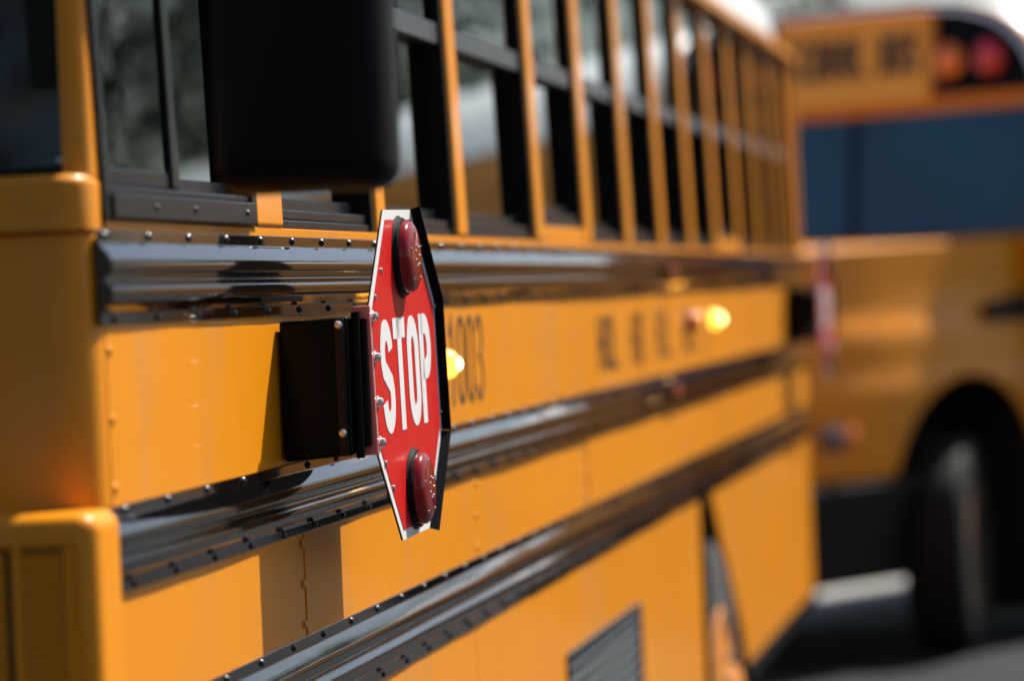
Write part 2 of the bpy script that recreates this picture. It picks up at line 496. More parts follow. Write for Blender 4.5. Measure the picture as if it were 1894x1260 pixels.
# --- rub rails
def rail_profile(h):
    p = [(0, h), (.0032, h), (.0035, .72 * h), (.006, .67 * h), (.0175, .42 * h), (.0190, .34 * h), (.0190, .16 * h), (.018, .10 * h), (.0105, -.02 * h), (.0105, -.07 * h), (.0184, -.20 * h),
         (.0190, -.26 * h), (.0186, -.44 * h), (.0170, -.52 * h), (.006, -.70 * h), (.0035, -.74 * h), (.0032, -h), (0, -h)]
    return p
bolt_src = MB().lathe([(.0001, .0042), (.0025, .0039), (.0048, .0024), (.0058, 0)], seg=12)
def rub_rail(zc, h, ya, yb, first):
    prof = rail_profile(h)
    m = MB(); n = int((yb - ya) / .12); rings = []
    for k in range(n + 1):
        y = ya + (yb - ya) * k / n
        j = 0.0006 * math.sin(y * 7.3 + zc * 9) + 0.0004 * math.sin(y * 17.1)
        rings.append([(x + (j if x > .004 else 0), y, zc + z) for x, z in prof])
    m.loft(rings, closed=True, caps=True)
    r = m.build('rub_rail', 'black_gloss', bus, smooth=True, angle=24, bevel=.0018, seg=2)
    y = first; k = 0; far = MB(); me = None
    while y < yb - .05:
        for s, dy in ((1, 0), (-1, .03)):
            z = zc + s * h * .87
            if y < 9.6:
                if me is None:
                    b = MB(); b.v, b.f = list(bolt_src.v), list(bolt_src.f)
                    o = b.build('bolt', 'bolt_black', r, smooth=True); me = o.data; o.location = (.0036, y + dy, z)
                else: inst('bolt', me, r, (.0036, y + dy, z))
            else:
                far.lathe([(.008, 0), (.006, .004), (.0001, .006)], origin=(.0036, y + dy, z), seg=6)
        y += .195; k += 1
    if far.v:
        o = far.build('bolt', 'bolt_black', r); o['kind'] = 'stuff'
    return r
rub_rail(1.897, .058, 3.975, 13.72, 4.0)
rub_rail(1.568, .053, 3.959, 13.74, 4.04)
rub_rail(1.300, .063, 3.959, 13.74, 4.10)

# --- window band
pill = [(4.868, .165), (5.653, .080), (6.40, .100), (7.31, .105), (8.02, .11), (8.72, .11), (9.40, .11), (10.08, .11), (10.76, .11), (11.44, .11), (12.12, .11), (12.80, .11), (13.48, .11)]
for yc, w in pill:
    m = MB(); m.box(-.10, 0, yc - w / 2, yc + w / 2, SILL + .01, EAVE, TUM, SILL)
    m.build('pillar', 'yellow_paint', bus, bevel=.010, seg=3)
def window(ya, yb, yellow_sill=False):
    z0, z1 = SILL + .012, EAVE - .02
    zm = 2.345
    wd = empty('window', (0, (ya + yb) / 2, SILL), bus)
    off = Vector((0, -(ya + yb) / 2, -SILL))
    def b(name, mt, *a, bev=.003):
        o = MB().box(*a, TUM, SILL).build(name, mt, wd, bevel=bev); o.location = off; return o
    if yellow_sill:
        b('sill_panel', 'yellow_paint', -.03, -.004, ya, yb, z0, z0 + .032); z0 += .032
    fr = .018
    b('frame', 'frame_black', -.070, -.006, ya, ya + fr, z0, z1)
    b('frame', 'frame_black', -.070, -.006, yb - fr, yb, z0, z1)
    b('frame', 'frame_black', -.070, -.006, ya + fr, yb - fr, z1 - fr, z1)
    b('frame_sill', 'frame_black', -.070, -.010, ya + fr, yb - fr, z0, z0 + .014)
    b('frame_sill', 'frame_black', -.032, -.014, ya + fr, yb - fr, z0 + .014, z0 + .030)
    b('lower_sash', 'frame_black', -.050, -.034, ya + fr, yb - fr, z0 + .014, z0 + .050)
    b('sash_bar', 'sash_grey', -.040, -.012, ya + fr, yb - fr, zm - .018, zm + .022)
    b('upper_pane', 'glass', -.026, -.022, ya + fr, yb - fr, zm + .022, z1 - fr, bev=0)
    b('lower_pane', 'glass', -.043, -.039, ya + fr, yb - fr, z0 + .050, zm - .018, bev=0)
for i in range(len(pill) - 1):
    a = pill[i][0] + pill[i][1] / 2; b_ = pill[i + 1][0] - pill[i + 1][1] / 2
    window(a, b_, i in (3, 8))
# driver's window: two sliding panes in a deep black frame
dw = empty('driver_window', (0, 4.4, SILL), bus); off = Vector((0, -4.4, -SILL))
def b(name, mt, *a, bev=.003):
    o = MB().box(*a, TUM, SILL).build(name, mt, dw, bevel=bev); o.location = off; return o
b('frame', 'frame_black', -.08, .004, 4.012, 4.040, SILL + .012, EAVE - .02)
b('frame', 'frame_black', -.08, .002, 4.755, 4.783, SILL + .012, EAVE - .02)
b('frame', 'frame_black', -.08, .002, 4.040, 4.755, EAVE - .05, EAVE - .02)
b('frame_sill', 'frame_grey', -.08, .008, 4.040, 4.755, SILL + .013, SILL + .046)
b('frame_sill', 'frame_grey', -.08, -.002, 4.040, 4.755, SILL + .046, SILL + .056)
b('sash', 'frame_grey', -.024, -.006, 4.040, 4.385, SILL + .056, SILL + .078)
b('sash', 'frame_grey', -.040, -.026, 4.385, 4.755, SILL + .056, SILL + .074)
b('mullion', 'frame_black', -.026, -.002, 4.352, 4.388, SILL + .056, EAVE - .05)
b('mullion', 'frame_black', -.042, -.026, 4.370, 4.398, SILL + .056, EAVE - .05)
b('pane', 'glass', -.012, -.008, 4.040, 4.352, SILL + .078, EAVE - .05, bev=0)
b('pane', 'glass', -.032, -.028, 4.398, 4.755, SILL + .074, EAVE - .05, bev=0)
for y in (4.23, 4.42, 4.70):
    o = MB().lathe([(.005, 0), (.004, .002), (.0001, .003)], seg=10).build('screw', 'bolt_black', dw, smooth=True)
    o.location = Vector((.008 + TUM * .03, y, SILL + .030)) + off

# --- eaves, roof, rear wall, off side, floor
MB().box(-.06, .012, 3.99, 13.74, EAVE - .022, EAVE + .012).build('drip_rail', 'yellow_paint', bus, bevel=.004)
xs0 = TUM * (EAVE - SILL)
roof_sec = [(-W - xs0, EAVE + .01)] + [(-W / 2 - (W / 2 + xs0) * math.cos(R(t)) , EAVE + .01 + .46 * math.sin(R(t)) ** .8) for t in range(8, 180, 8)] + [(xs0, EAVE + .01)]
def roof_ring(y, s, dz):
    return [(-W / 2 + (x + W / 2) * s, y, EAVE + .01 + (z - EAVE - .01) * s + dz) for x, z in roof_sec]
m = MB(); m.loft([roof_ring(3.98, .86, 0), roof_ring(4.03, .95, 0), roof_ring(4.25, 1, 0), roof_ring(13.2, 1, 0), roof_ring(13.62, .97, 0), roof_ring(13.76, .86, 0)], caps=True)
m.build('roof', 'white_roof', bus, smooth=True, angle=50)
MB().box(-W - .0, 0, 13.70, 13.77, .6, EAVE).build('rear_wall', 'yellow_paint', bus, bevel=.03, seg=4)
MB().box(-W, -W + .05, 4.05, 13.69, .6, 1.96).build('off_side_wall', 'yellow_paint', bus)
MB().box(-W + .02, -W + .04, 4.05, 13.69, 1.96, EAVE).build('off_side_glass', 'glass_dark', bus)
MB().box(-W + .05, -.12, 4.2, 13.69, 1.0, 1.05).build('floor', 'interior', bus)
MB().box(-.13, -.11, 4.3, 13.69, 1.0, SILL + .005).build('inner_wall', 'interior', bus)

# --- seats behind the glass
seat_src = None
for k in range(11):
    y = 5.5 + .74 * k
    if seat_src is None:
        seat_src = MB().box(-1.02, -.16, -.05, .05, 1.2, 2.08).build('seat_back', 'seat_vinyl' if 'seat_vinyl' in MATS else 'interior', bus, bevel=.04, seg=3)
        seat_src.location = Vector(seat_src.location) + Vector((0, y, 0))
    else:
        o = inst('seat_back', seat_src.data, bus, OFFSET[bus.name] + Vector((0, y, 0)))
        mo = o.modifiers.new('bevel', 'BEVEL'); mo.width = .04; mo.segments = 3

# --- front: cowl, corner, windshield, grille box
def plan_prism(y_front, x_out, rad, y_back, z0, z1, x_in=-1.2, topr=0.0):
    """rounded front corner in plan, extruded up; the top edge rolls back"""
    pl = [(x_in, y_front)] + [(x_out - rad + rad * math.cos(R(a)), y_front + rad + rad * math.sin(R(a))) for a in range(-90, 1, 9)] + [(x_out, y_back), (x_in, y_back)]
    m = MB(); levels = [(z0, 0)]
    if topr:
        levels += [(z1 - topr + topr * math.sin(R(a)), topr - topr * math.cos(R(a))) for a in range(0, 91, 15)]
    else: levels.append((z1, 0))
    rings = []
    for z, ins in levels:
        pl2 = [(x_in, y_front + ins)] + [(x_out - rad + (rad - ins) * math.cos(R(a)), y_front + rad + (rad - ins) * math.sin(R(a))) for a in range(-90, 1, 9)] + [(x_out - ins, y_back), (x_in, y_back)]
        rings.append([(x, y, z) for x, y in pl2])
    m.loft(rings, closed=True, caps=True)
    return m
plan_prism(3.943, -.002, .045, 4.010, 1.955, 2.022, -W + .05, .014).build('cowl', 'yellow_paint', bus, smooth=True, angle=60)
plan_prism(3.950, -.001, .050, 3.998, 1.30, 1.9535, -W + .05, .010).build('front_panel', 'yellow_paint', bus, smooth=True, angle=60)
# A-pillar and windshield
m = MB(); m.loft([[(x + TUM * (z - SILL), y + .10 * (z - 2.0), z) for x, y in ([(-.034, 3.972)] + [(-.024 + .022 * math.cos(R(a)), 3.972 + .022 * (1 + math.sin(R(a)))) for a in range(-90, 1, 10)] + [(-.002, 4.011), (-.034, 4.011)])] for z in (2.018, 2.745)], closed=True, caps=True)
m.build('windshield_pillar', 'yellow_paint', bus, smooth=True, angle=50)
ws = MB(); ws.add([(-W + .08, 4.0, 2.02), (-.028, 4.0, 2.02), (-.050, 4.08, 2.74), (-W + .1, 4.08, 2.74), (-W + .08, 4.006, 2.02), (-.028, 4.006, 2.02), (-.050, 4.086, 2.74), (-W + .1, 4.086, 2.74)],
        [(0, 1, 2, 3), (4, 7, 6, 5), (0, 4, 5, 1), (1, 5, 6, 2), (2, 6, 7, 3), (3, 7, 4, 0)])
ws.build('windshield', 'glass_dark', bus)
MB().box(-W + .1, -.035, 3.985, 4.01, 2.019, 2.033).build('windshield_seal', 'rubber', bus, bevel=.004)
o = MB().lathe([(.004, 0), (.0035, -.003), (.0001, -.004)], axis='Y', seg=10).build('screw', 'steel', bus, smooth=True, loc=(-.045, 3.998, 2.04))
# grille box
gb = plan_prism(3.86, .019, .028, 3.958, .70, 1.622, -W + .05, .022).build('grille_box', 'yellow_paint', bus, smooth=True, angle=60)
# recessed perforated face in the grille box: a border frame and a sheet full of holes
gx1, gz1 = -.010, 1.598
fr = MB()
fr.box(-2.2, gx1 + .002, 3.8535, 3.8602, gz1 - .012, gz1 - .004); fr.box(gx1 - .010, gx1 + .002, 3.8535, 3.8602, .72, gz1 - .012)
fr.build('grille_frame', 'yellow_paint', gb, bevel=.003)
MB().box(-2.2, gx1 - .010, 3.8585, 3.8598, .72, gz1 - .012).build('grille_back', 'grille_dark', gb)
def perforated(x0, x1, z0, z1, y, px=.0083, pz=.0105, hole=.0021):
    m = MB(); nx = int((x1 - x0) / px); nz = int((z1 - z0) / pz)
    for i in range(nx):
        for k in range(nz):
            cx = x0 + (i + .5) * px; cz = z0 + (k + .5 if i % 2 else k + .5) * pz
            sh = 0
            o_ = [(cx - px / 2, cz - pz / 2), (cx + px / 2, cz - pz / 2), (cx + px / 2, cz + pz / 2), (cx - px / 2, cz + pz / 2)]
            hh = [(cx - hole, cz - hole * 1.15), (cx + hole, cz - hole * 1.15), (cx + hole, cz + hole * 1.15), (cx - hole, cz + hole * 1.15)]
            vs = [(a, y, c) for a, c in o_] + [(a, y, c) for a, c in hh] + [(a, y + .003, c) for a, c in hh]
            m.add(vs, [(0, 1, 5, 4), (1, 2, 6, 5), (2, 3, 7, 6), (3, 0, 4, 7), (4, 5, 9, 8), (5, 6, 10, 9), (6, 7, 11, 10), (7, 4, 8, 11)])
    return m
xr = gx1 - .010
for wdt in (.050, .058, .058):
    perforated(xr - wdt, xr, 1.20, gz1 - .014, 3.8545).build('perforated_sheet', 'yellow_paint', gb)
    MB().box(xr - wdt - .012, xr - wdt, 3.852, 3.8595, 1.2, gz1 - .013).build('grille_bar', 'yellow_paint', gb, bevel=.002)
    xr -= wdt + .012
MB().box(-W + .2, -.1, 3.90, 4.2, .5, .70).build('front_bumper', 'black_satin', bus, bevel=.03)

# --- lamps on the side
def side_lamp(y, z, lit=True, r=.028, x0=0.0):
    l = MB().lathe([(r * 1.15, 0), (r * 1.15, .008), (r * 1.02, .010), (.001, .010)], seg=24).build('marker_lamp', 'black_plastic', bus, smooth=True, loc=(x0, y, z))
    MB().lathe([(r, .010), (r * .97, .020), (r * .8, .032), (r * .45, .040), (.001, .043)], seg=24).build('lens', 'amber_lens' if lit else 'amber_dull', l, smooth=True)
    if lit: MB().lathe([(r * .40, .0405), (r * .3, .0445), (.001, .0465)], seg=16).build('lit_bulb', 'amber_core', l, smooth=True)
    return l
side_lamp(6.07, 1.735)
side_lamp(10.40, 1.752)
side_lamp(9.86, 1.752, False)
for z in (1.897, 1.568):
    m = MB().box(.018, .030, 9.30, 9.42, z - .018, z + .018).build('reflector', 'red_dull', bus, bevel=.004)

# --- lettering on the upper panels (seen very obliquely)
def bus_text(y, z, txt, h, w, stroke, gap):
    for ch in txt:
        if ch != ' ':
            letter(ch, h, w, stroke, .0008, lambda a, b_, n: (.0026 + n, a, z + b_), y).build('lettering', 'letter_black', bus)
        y += w + gap
bus_text(6.17, 1.655, '1003', .165, .075, .0125, .018)
for y, n in ((8.07, 3), (8.66, 2), (9.13, 3), (9.72, 3)):
    for k in range(n):
        letter('HOL'[k % 3], .13, .09, .014, .0008, lambda a, b_, q: (.0026 + q, a, 1.665 + b_), y + .115 * k).build('lettering', 'letter_black', bus)
# black bar at the tail end of the panel
# --- stop arms
def stop_arm(y_hinge, zc, x_out, size=.496, toe=0.0, spin=0.0, lean=0.0):
    sa = empty('stop_arm', (0, y_hinge, zc), bus)
    # housing bolted to the body
    def part(m, name, mt, **k): return m.build(name, mt, sa, **k)
    part(MB().add([(.0045, -.040, -.118), (.046, -.044, -.114), (.106, -.036, -.112), (.106, .20, -.112), (.0045, .24, -.118),
                   (.0045, -.040, .086), (.046, -.044, .088), (.106, -.036, .090), (.106, .20, .090), (.0045, .24, .086)],
                  [(4, 3, 2, 1, 0), (5, 6, 7, 8, 9), (0, 1, 6, 5), (1, 2, 7, 6), (2, 3, 8, 7), (3, 4, 9, 8), (4, 0, 5, 9)]), 'housing', 'black_satin', bevel=.005, seg=3)
    part(MB().box(.088, .102, -.049, -.0405, -.110, .088), 'hinge_strap', 'frame_grey', bevel=.002)
    for z in (-.078, .078):
        part(MB().lathe([(.0065, -.049), (.0065, -.053), (.004, -.056), (.0001, -.056)], origin=(.095, 0, z), axis='Y', seg=12), 'bolt', 'steel', smooth=True)
    part(MB().lathe([(.0065, -.116), (.0065, .096)], origin=(.114, -.020, 0), axis='Z', seg=14), 'hinge_pin', 'black_satin', smooth=True)
    part(MB().box(.106, .128, -.014, .012, -.100, .086), 'hinge_knuckle', 'black_satin', bevel=.002)
    # blade: everything below is in blade space (n outward, a rearward, b up), swung on the hinge
    M = Matrix.Translation((x_out, 0, 0)) @ Matrix.Rotation(-toe, 4, 'Z') @ Matrix.Rotation(-lean, 4, 'Y') @ Matrix.Translation((0, size / 2, 0)) @ Matrix.Rotation(spin, 4, 'X') @ Matrix.Translation((0, -size / 2, 0))
    def P(n, a, b_): return tuple(M @ Vector((n, a, b_)))
    def bp(m, name, mt, **k):
        m.v = [P(*v) for v in m.v]; return part(m, name, mt, **k)
    s = size / 2; q = s * math.tan(R(22.5))
    def octo(sz):
        h_, g_ = sz, sz * math.tan(R(22.5))
        return [(s - h_, -g_), (s - g_, -h_), (s + g_, -h_), (s + h_, -g_), (s + h_, g_), (s + g_, h_), (s - g_, h_), (s - h_, g_)]
    def plate(sz, n0, n1, name, mt, bev=.0006):
        m = MB(); m.extrude(octo(sz), lambda a, c: (n0, a, c), lambda a, c: (n1, a, c)); bp(m, name, mt, bevel=bev, seg=1)
    plate(s, -.0024, .0, 'back_plate', 'sign_black')
    plate(s, .0002, .0012, 'white_border', 'sign_white', 0)
    plate(s - .0150, .0014, .0020, 'red_face', 'sign_red', 0)
    # rims turned up along the trailing edges
    oc, ow = octo(s - .0005), octo(s + .005)
    for i in (2, 3, 4):
        (a0, b0), (a1, b1) = oc[i], oc[i + 1]
        (c0, d0), (c1, d1) = ow[i], ow[i + 1]
        g = .003 if i == 2 else 0        # the sheet is notched where the rims meet
        f0 = Vector((a1 - a0, b1 - b0)).normalized()
        if g: a1, b1, c1, d1 = a1 - f0.x * g, b1 - f0.y * g, c1 - f0.x * g, d1 - f0.y * g
        k = .0018
        m = MB().add([(-.002, a0, b0), (-.002, a1, b1), (.016, c1, d1), (.016, c0, d0),
                      (-.004, a0 + k, b0), (-.004, a1 + k, b1), (.0158, c1 + k, d1), (.0158, c0 + k, d0)],
                     [(0, 1, 2, 3), (4, 7, 6, 5), (0, 4, 5, 1), (1, 5, 6, 2), (2, 6, 7, 3), (3, 7, 4, 0)])
        bp(m, 'rim', 'sign_black')
    # letters
    h, w, st, gap = .170, .088, .0315, .0105
    tot = 4 * w + 3 * gap; a = s - tot / 2
    for ch in 'STOP':
        m = letter(ch, h, w, st, .0006, lambda aa, bb, n: (.0022 + n, aa, bb - h / 2), a)
        o = bp(m, 'letter', 'sign_white'); o['label'] = 'white letter ' + ch
        a += w + gap
    # lamps
    for c in (.176, -.178):
        bp(MB().lathe([(.063, .0012), (.063, .003), (.0605, .005), (.0595, .0095), (.056, .0115), (.001, .0115)], origin=(0, s, c), seg=40), 'lamp_base', 'black_plastic', smooth=True)
        bp(MB().lathe([(.0555, .0117), (.055, .0175), (.052, .0225), (.045, .0262), (.033, .0287), (.017, .0298), (.0005, .03)], origin=(0, s, c), seg=40), 'lamp_lens', 'red_lens', smooth=True, angle=60)
        for k in range(5):
            an = R(20 + 72 * k)
            bp(MB().lathe([(.0022, .0), (.0018, .0014), (.0001, .002)], origin=(.0262 if k % 2 else .0270, s + .040 * math.cos(an) * (1.06 if k % 2 else .95), c + .042 * math.sin(an)), seg=8), 'lens_stud_glint', 'steel', smooth=True)
        for k in range(7):  # centre cluster: steel dots set in as the specular glints of the lens
            an = R(51 * k)
            bp(MB().lathe([(.0026, .0), (.002, .0016), (.0001, .0022)], origin=(.0292, s + .015 * math.cos(an), c + .016 * math.sin(an)), seg=8), 'lens_stud_glint', 'steel', smooth=True)
    # leading edge: hinge flange and its bolts
    m = MB().box(-.022, .0032, -.0045, .004, -q - .006, q + .006); bp(m, 'hinge_flange', 'hinge_red', bevel=.0012, seg=1)
    for z in (-.092, -.033, .033, .092):
        bp(MB().lathe([(.0092, .0), (.0092, .003), (.0065, .0032), (.006, .0075), (.004, .009), (.0001, .0095)], origin=(.0022, .016, z), seg=12), 'bolt', 'steel', smooth=True)
    for (aa, bb) in ((.100, .158), (.045, .120), (.048, -.125), (.095, -.165), (2 * s - .006, .094), (2 * s - .006, -.075)):
        bp(MB().lathe([(.0042, 0), (.0036, .002), (.0001, .003)], origin=(.0022, aa, bb), seg=10), 'rivet', 'steel', smooth=True)
    return sa
sa1 = stop_arm(4.905, 1.744, .131, toe=R(0.0), spin=R(1.0), lean=R(1.0))
sa1['label'] = 'red octagonal STOP sign arm with two red lamps on its black housing, near the front'
sa2 = stop_arm(12.95, 1.744, .131)
sa2['label'] = 'red stop sign arm seen edge-on at the tail of the bus'

# --- mirror on its arm by the windshield
mr = empty('mirror', (.288, 3.86, 1.983), bus)
hx = .104; rd = .030
pl = [(hx - rd + rd * math.cos(R(a)), rd + rd * math.sin(R(a))) for a in range(-90, 1, 10)] + [(hx - rd + rd * math.cos(R(a)), .44 - rd + rd * math.sin(R(a))) for a in range(0, 91, 10)]
pl = pl + [(-x, z) for x, z in pl[::-1]]
def insetp(k): return [(x * (1 - k / hx), .22 + (z - .22) * (1 - k / .22)) for x, z in pl]
m = MB(); m.loft([[(x, y, z) for x, z in insetp(k)] for k, y in ((.045, -.050), (.022, -.044), (.006, -.028), (0, .0), (0, .035), (.004, .040))], closed=True, caps=True)
m.build('housing', 'black_plastic', mr, smooth=True, angle=60)
m = MB(); m.loft([[(x, y, z) for x, z in insetp(.010)] for y in (.0405, .043)], closed=True, caps=True); m.build('mirror_glass', 'mirror_glass', mr)
def tube(pts, r, name, mt, parent, seg=12):
    rings = []
    for i, p in enumerate(pts):
        p = Vector(p); a = Vector(pts[max(0, i - 1)]); b_ = Vector(pts[min(len(pts) - 1, i + 1)])
        d = (b_ - a).normalized(); u = d.cross(Vector((0.3, 0.2, 1))).normalized(); v = d.cross(u)
        rings.append([tuple(p + u * r * math.cos(2 * math.pi * k / seg) + v * r * math.sin(2 * math.pi * k / seg)) for k in range(seg)])
    return MB().loft(rings, closed=True, caps=True).build(name, mt, parent, smooth=True, angle=60)
MB().lathe([(.004, -.02), (.015, -.016), (.017, 0), (.015, .016), (.004, .02)], origin=(-.088, .03, .022), axis='Y', seg=14).build('clamp', 'clamp_grey', mr, smooth=True)
tube([(0, .0, .43), (0, .0, .56), (-.02, .02, .62), (-.16, .10, .68), (-.30, .22, .70)], .014, 'arm', 'black_plastic', mr)

# ================================================================== SECOND BUS (bonneted, front towards the camera)
def make_bonneted_bus():
    b2 = empty('school_bus')
    HW = 1.20
    # body shell
    def sec(y, s=1.0, zt=3.28, x=HW):
        pts = [(x, .62), (x, 1.3), (x * .999, 2.0), (x * .995, 2.62)]
        pts += [(x * .995 * math.cos(R(t)) ** .45 if math.cos(R(t)) > 1e-6 else 0, 2.62 + (zt - 2.62) * math.sin(R(t)) ** .85) for t in range(12, 91, 12)]
        if abs(pts[-1][0]) > 1e-4: pts.append((0, zt))
        full = pts + [(-a, c) for a, c in pts[-2::-1]]
        return [(a * s, y, c if c < 2.0 else 2.0 + (c - 2.0) * (1 - (1 - s) * .8)) for a, c in full]
    LEN = 10.6
    body = MB(); body.loft([sec(.06), sec(.4), sec(LEN - .2), sec(LEN, .96)])
    lower = body
    lower.build('body', 'yellow_paint', b2, smooth=True, angle=40)
    m = MB(); rs = []
    for y, s in ((.02, .975), (.12, 1.004), (.5, 1.006), (LEN - .3, 1.006), (LEN + .005, .97)):
        r = [p for p in sec(y, s) if p[2] > 2.74]; rs.append([(p[0], p[1], p[2] + (.004 if y > .1 else -.02)) for p in r])
    m.loft(rs); m.build('roof', 'white_roof', b2, smooth=True, angle=50)
    # front cap: face plate with its windscreen opening built from pieces
    top = [(x, z) for x, _, z in sec(0, .985) if z > 2.70]
    cap = MB(); rk = .10
    yy = lambda z: -.02 + rk * max(0, z - 2.0)
    pts = [(HW * .985, 2.70)] + top + [(-HW * .985, 2.70)]
    cap.extrude(pts, lambda x, z: (x, yy(z), z), lambda x, z: (x * 1.01, yy(z) + .12, z))
    cap.build('front_cap', 'yellow_paint', b2, bevel=.02, seg=2)
    cw = MB().box(-HW, HW, -.02, .10, 1.0, 2.05); cw.build('cowl_wall', 'yellow_paint', b2, bevel=.02)
    for s in (-1, 1):
        MB().add([(s * (HW - .005), -.01, 2.05), (s * (HW - .09), -.02, 2.05), (s * (HW - .09), .05, 2.70), (s * (HW - .035), .06, 2.70),
                  (s * (HW - .005), .12, 2.05), (s * (HW - .09), .10, 2.05), (s * (HW - .09), .15, 2.70), (s * (HW - .035), .16, 2.70)],
                 [(0, 1, 2, 3), (4, 7, 6, 5), (0, 4, 5, 1), (1, 5, 6, 2), (2, 6, 7, 3), (3, 7, 4, 0)]).build('windscreen_pillar', 'black_satin', b2, bevel=.01)
        x0, x1 = (.025, HW - .09) if s > 0 else (-HW + .09, -.025)
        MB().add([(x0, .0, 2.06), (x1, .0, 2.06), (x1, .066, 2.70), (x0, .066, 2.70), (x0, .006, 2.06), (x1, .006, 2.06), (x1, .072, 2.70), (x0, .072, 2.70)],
                 [(0, 1, 2, 3), (4, 7, 6, 5), (0, 4, 5, 1), (1, 5, 6, 2), (2, 6, 7, 3), (3, 7, 4, 0)]).build('windscreen', 'windscreen_sky_reflection', b2)
    MB().add([(-.025, -.008, 2.05), (.025, -.008, 2.05), (.025, .06, 2.70), (-.025, .06, 2.70), (-.025, .02, 2.05), (.025, .02, 2.05), (.025, .09, 2.70), (-.025, .09, 2.70)],
             [(0, 1, 2, 3), (4, 7, 6, 5), (0, 4, 5, 1), (1, 5, 6, 2), (2, 6, 7, 3), (3, 7, 4, 0)]).build('windscreen_divider', 'black_satin', b2)
    MB().box(-1.05, 1.05, 1.2, 1.25, 1.1, 2.95).build('bulkhead', 'interior', b2)
    MB().box(-1.1, 1.1, .13, .55, 1.7, 2.04).build('dashboard', 'interior', b2, bevel=.05)
    # header with name board and warning lamps
    def face(x0, x1, z0, z1, t, name, mt, rnd=None):
        m = MB()
        pts = rnd if rnd else [(x0, z0), (x1, z0), (x1, z1), (x0, z1)]
        m.extrude(pts, lambda x, z: (x, yy(z) - .002, z), lambda x, z: (x, yy(z) - t, z)); return m.build(name, mt, b2, bevel=.004, seg=1)
    nb = face(-.49, .49, 2.76, 3.26, .03, 'name_board', 'board_yellow')
    tx = -.435
    for ch in 'SCHOOL BUS':
        if ch != ' ':
            letter(ch, .225, .080, .034, .002, lambda a, c, n: (a, yy(2.90 + c) - .031 - n, 2.90 + c), tx).build('letter', 'letter_black', nb)
        tx += .090 if ch != ' ' else .065
    for s in (-1, 1):
        pts_ = [(x * .985, z - .012) for x, _, z in sec(0, .985) if z > 2.82 and x > .53]
        outl = [(s * .515, 2.78), (s * 1.165, 2.78)] + [(s * x, z) for x, z in pts_] + [(s * .515, pts_[-1][1] + .012)]
        pb = face(0, 0, 0, 0, .02, 'lamp_panel', 'black_satin', outl[::s])
        for xx, mt in ((.620, 'amber_dull'), (.865, 'red_lens2')):
            yb = yy(2.955) - .02
            MB().lathe([(.100, 0), (.100, -.02), (.092, -.024), (.0, -.024)], origin=(s * xx, yb, 2.955), axis='Y', seg=28).build('lamp_ring', 'black_plastic', pb, smooth=True)
            MB().lathe([(.088, -.0245), (.084, -.04), (.06, -.058), (.03, -.064), (.0005, -.066)], origin=(s * xx, yb, 2.955), axis='Y', seg=28).build('lamp_lens', mt, pb, smooth=True)
    # bonnet with wheel arches
    yw, rw, zw = -.64, .64, .53
    rings = []
    ys = [-.021 - 2.05 * i / 54 for i in range(55)]
    for y in ys:
        t = -y / 2.05
        hw = 1.10 - .03 * t - .16 * t ** 7
        zt = 2.03 - .045 * t
        zb = .90
        d = abs(y - yw)
        if d < rw: zb = max(zb, .72 + math.sqrt(rw * rw - d * d))
        bulge = .03 * math.exp(-((y - yw) / .55) ** 2)
        half = []
        for u in [i_ / 26 for i_ in range(27)]:
            z = zb + (zt - .006 - zb) * u
            x = hw + bulge * max(0, 1 - abs(z - 1.35) / .45) - .02 * max(0, (z - 1.25) / .8) ** 1.5 - .02 * (1 - u)
            x += .028 / (1 + math.exp((z - 1.63) / .018)) - .028 + (.022 / (1 + math.exp((z - 1.36) / .018)) - .022) * .6 + .02
            half.append((x, z))
        xe, ze = half[-1]
        half.append((xe - .006, zt)); half.append((xe * .5, zt + .012)); half.append((0, zt + .02))
        rings.append([(x, y, z) for x, z in half] + [(-x, y, z) for x, z in half[-2::-1]])
    m = MB(); m.loft(rings); n = len(rings[0])
    bon = m.build('bonnet', 'yellow_paint', b2, smooth=True, angle=40)
    sol = bon.modifiers.new('shell', 'SOLIDIFY'); sol.thickness = .012; sol.offset = 0
    MB().add([(p[0] * .99, p[1] + .01, p[2]) for p in rings[-1]], [tuple(range(n))]).build('bonnet_front', 'yellow_paint', b2)
    gr = MB().box(-.55, .55, -2.10, -2.062, .95, 1.52).build('radiator_grille', 'black_satin', b2, bevel=.02)
    for k in range(6): MB().box(-.52, .52, -2.115, -2.10, 1.0 + .085 * k, 1.03 + .085 * k).build('grille_slat', 'steel', gr, bevel=.004)
    MB().box(-.62, .62, -2.0, -.1, .70, 1.75).build('engine', 'dark_void', b2)
    MB().box(-1.0, 1.0, -1.36, -1.31, .60, 1.50).build('inner_fender', 'dark_void', b2)
    for s in (-1, 1):
        hl = MB(); hl.loft([[(s * (.985 + .085 * math.cos(R(e)) * math.cos(R(a_)) ), -1.68 - .15 * math.cos(R(e)) * math.sin(R(a_)), 1.115 + .095 * math.sin(R(e))) for a_ in range(0, 360, 20)] for e in range(-85, 86, 17)], closed=True, caps=True)
        hl.build('headlight', 'headlight', b2, smooth=True)
        MB().lathe([(.045, 0), (.04, .012), (.0, .018)], origin=(0, 0, 0), seg=20).build('turn_lamp', 'amber_dull', b2, smooth=True, loc=(s * 1.088, -1.62, 1.12)).rotation_euler = (0, 0, 0 if s > 0 else math.pi)
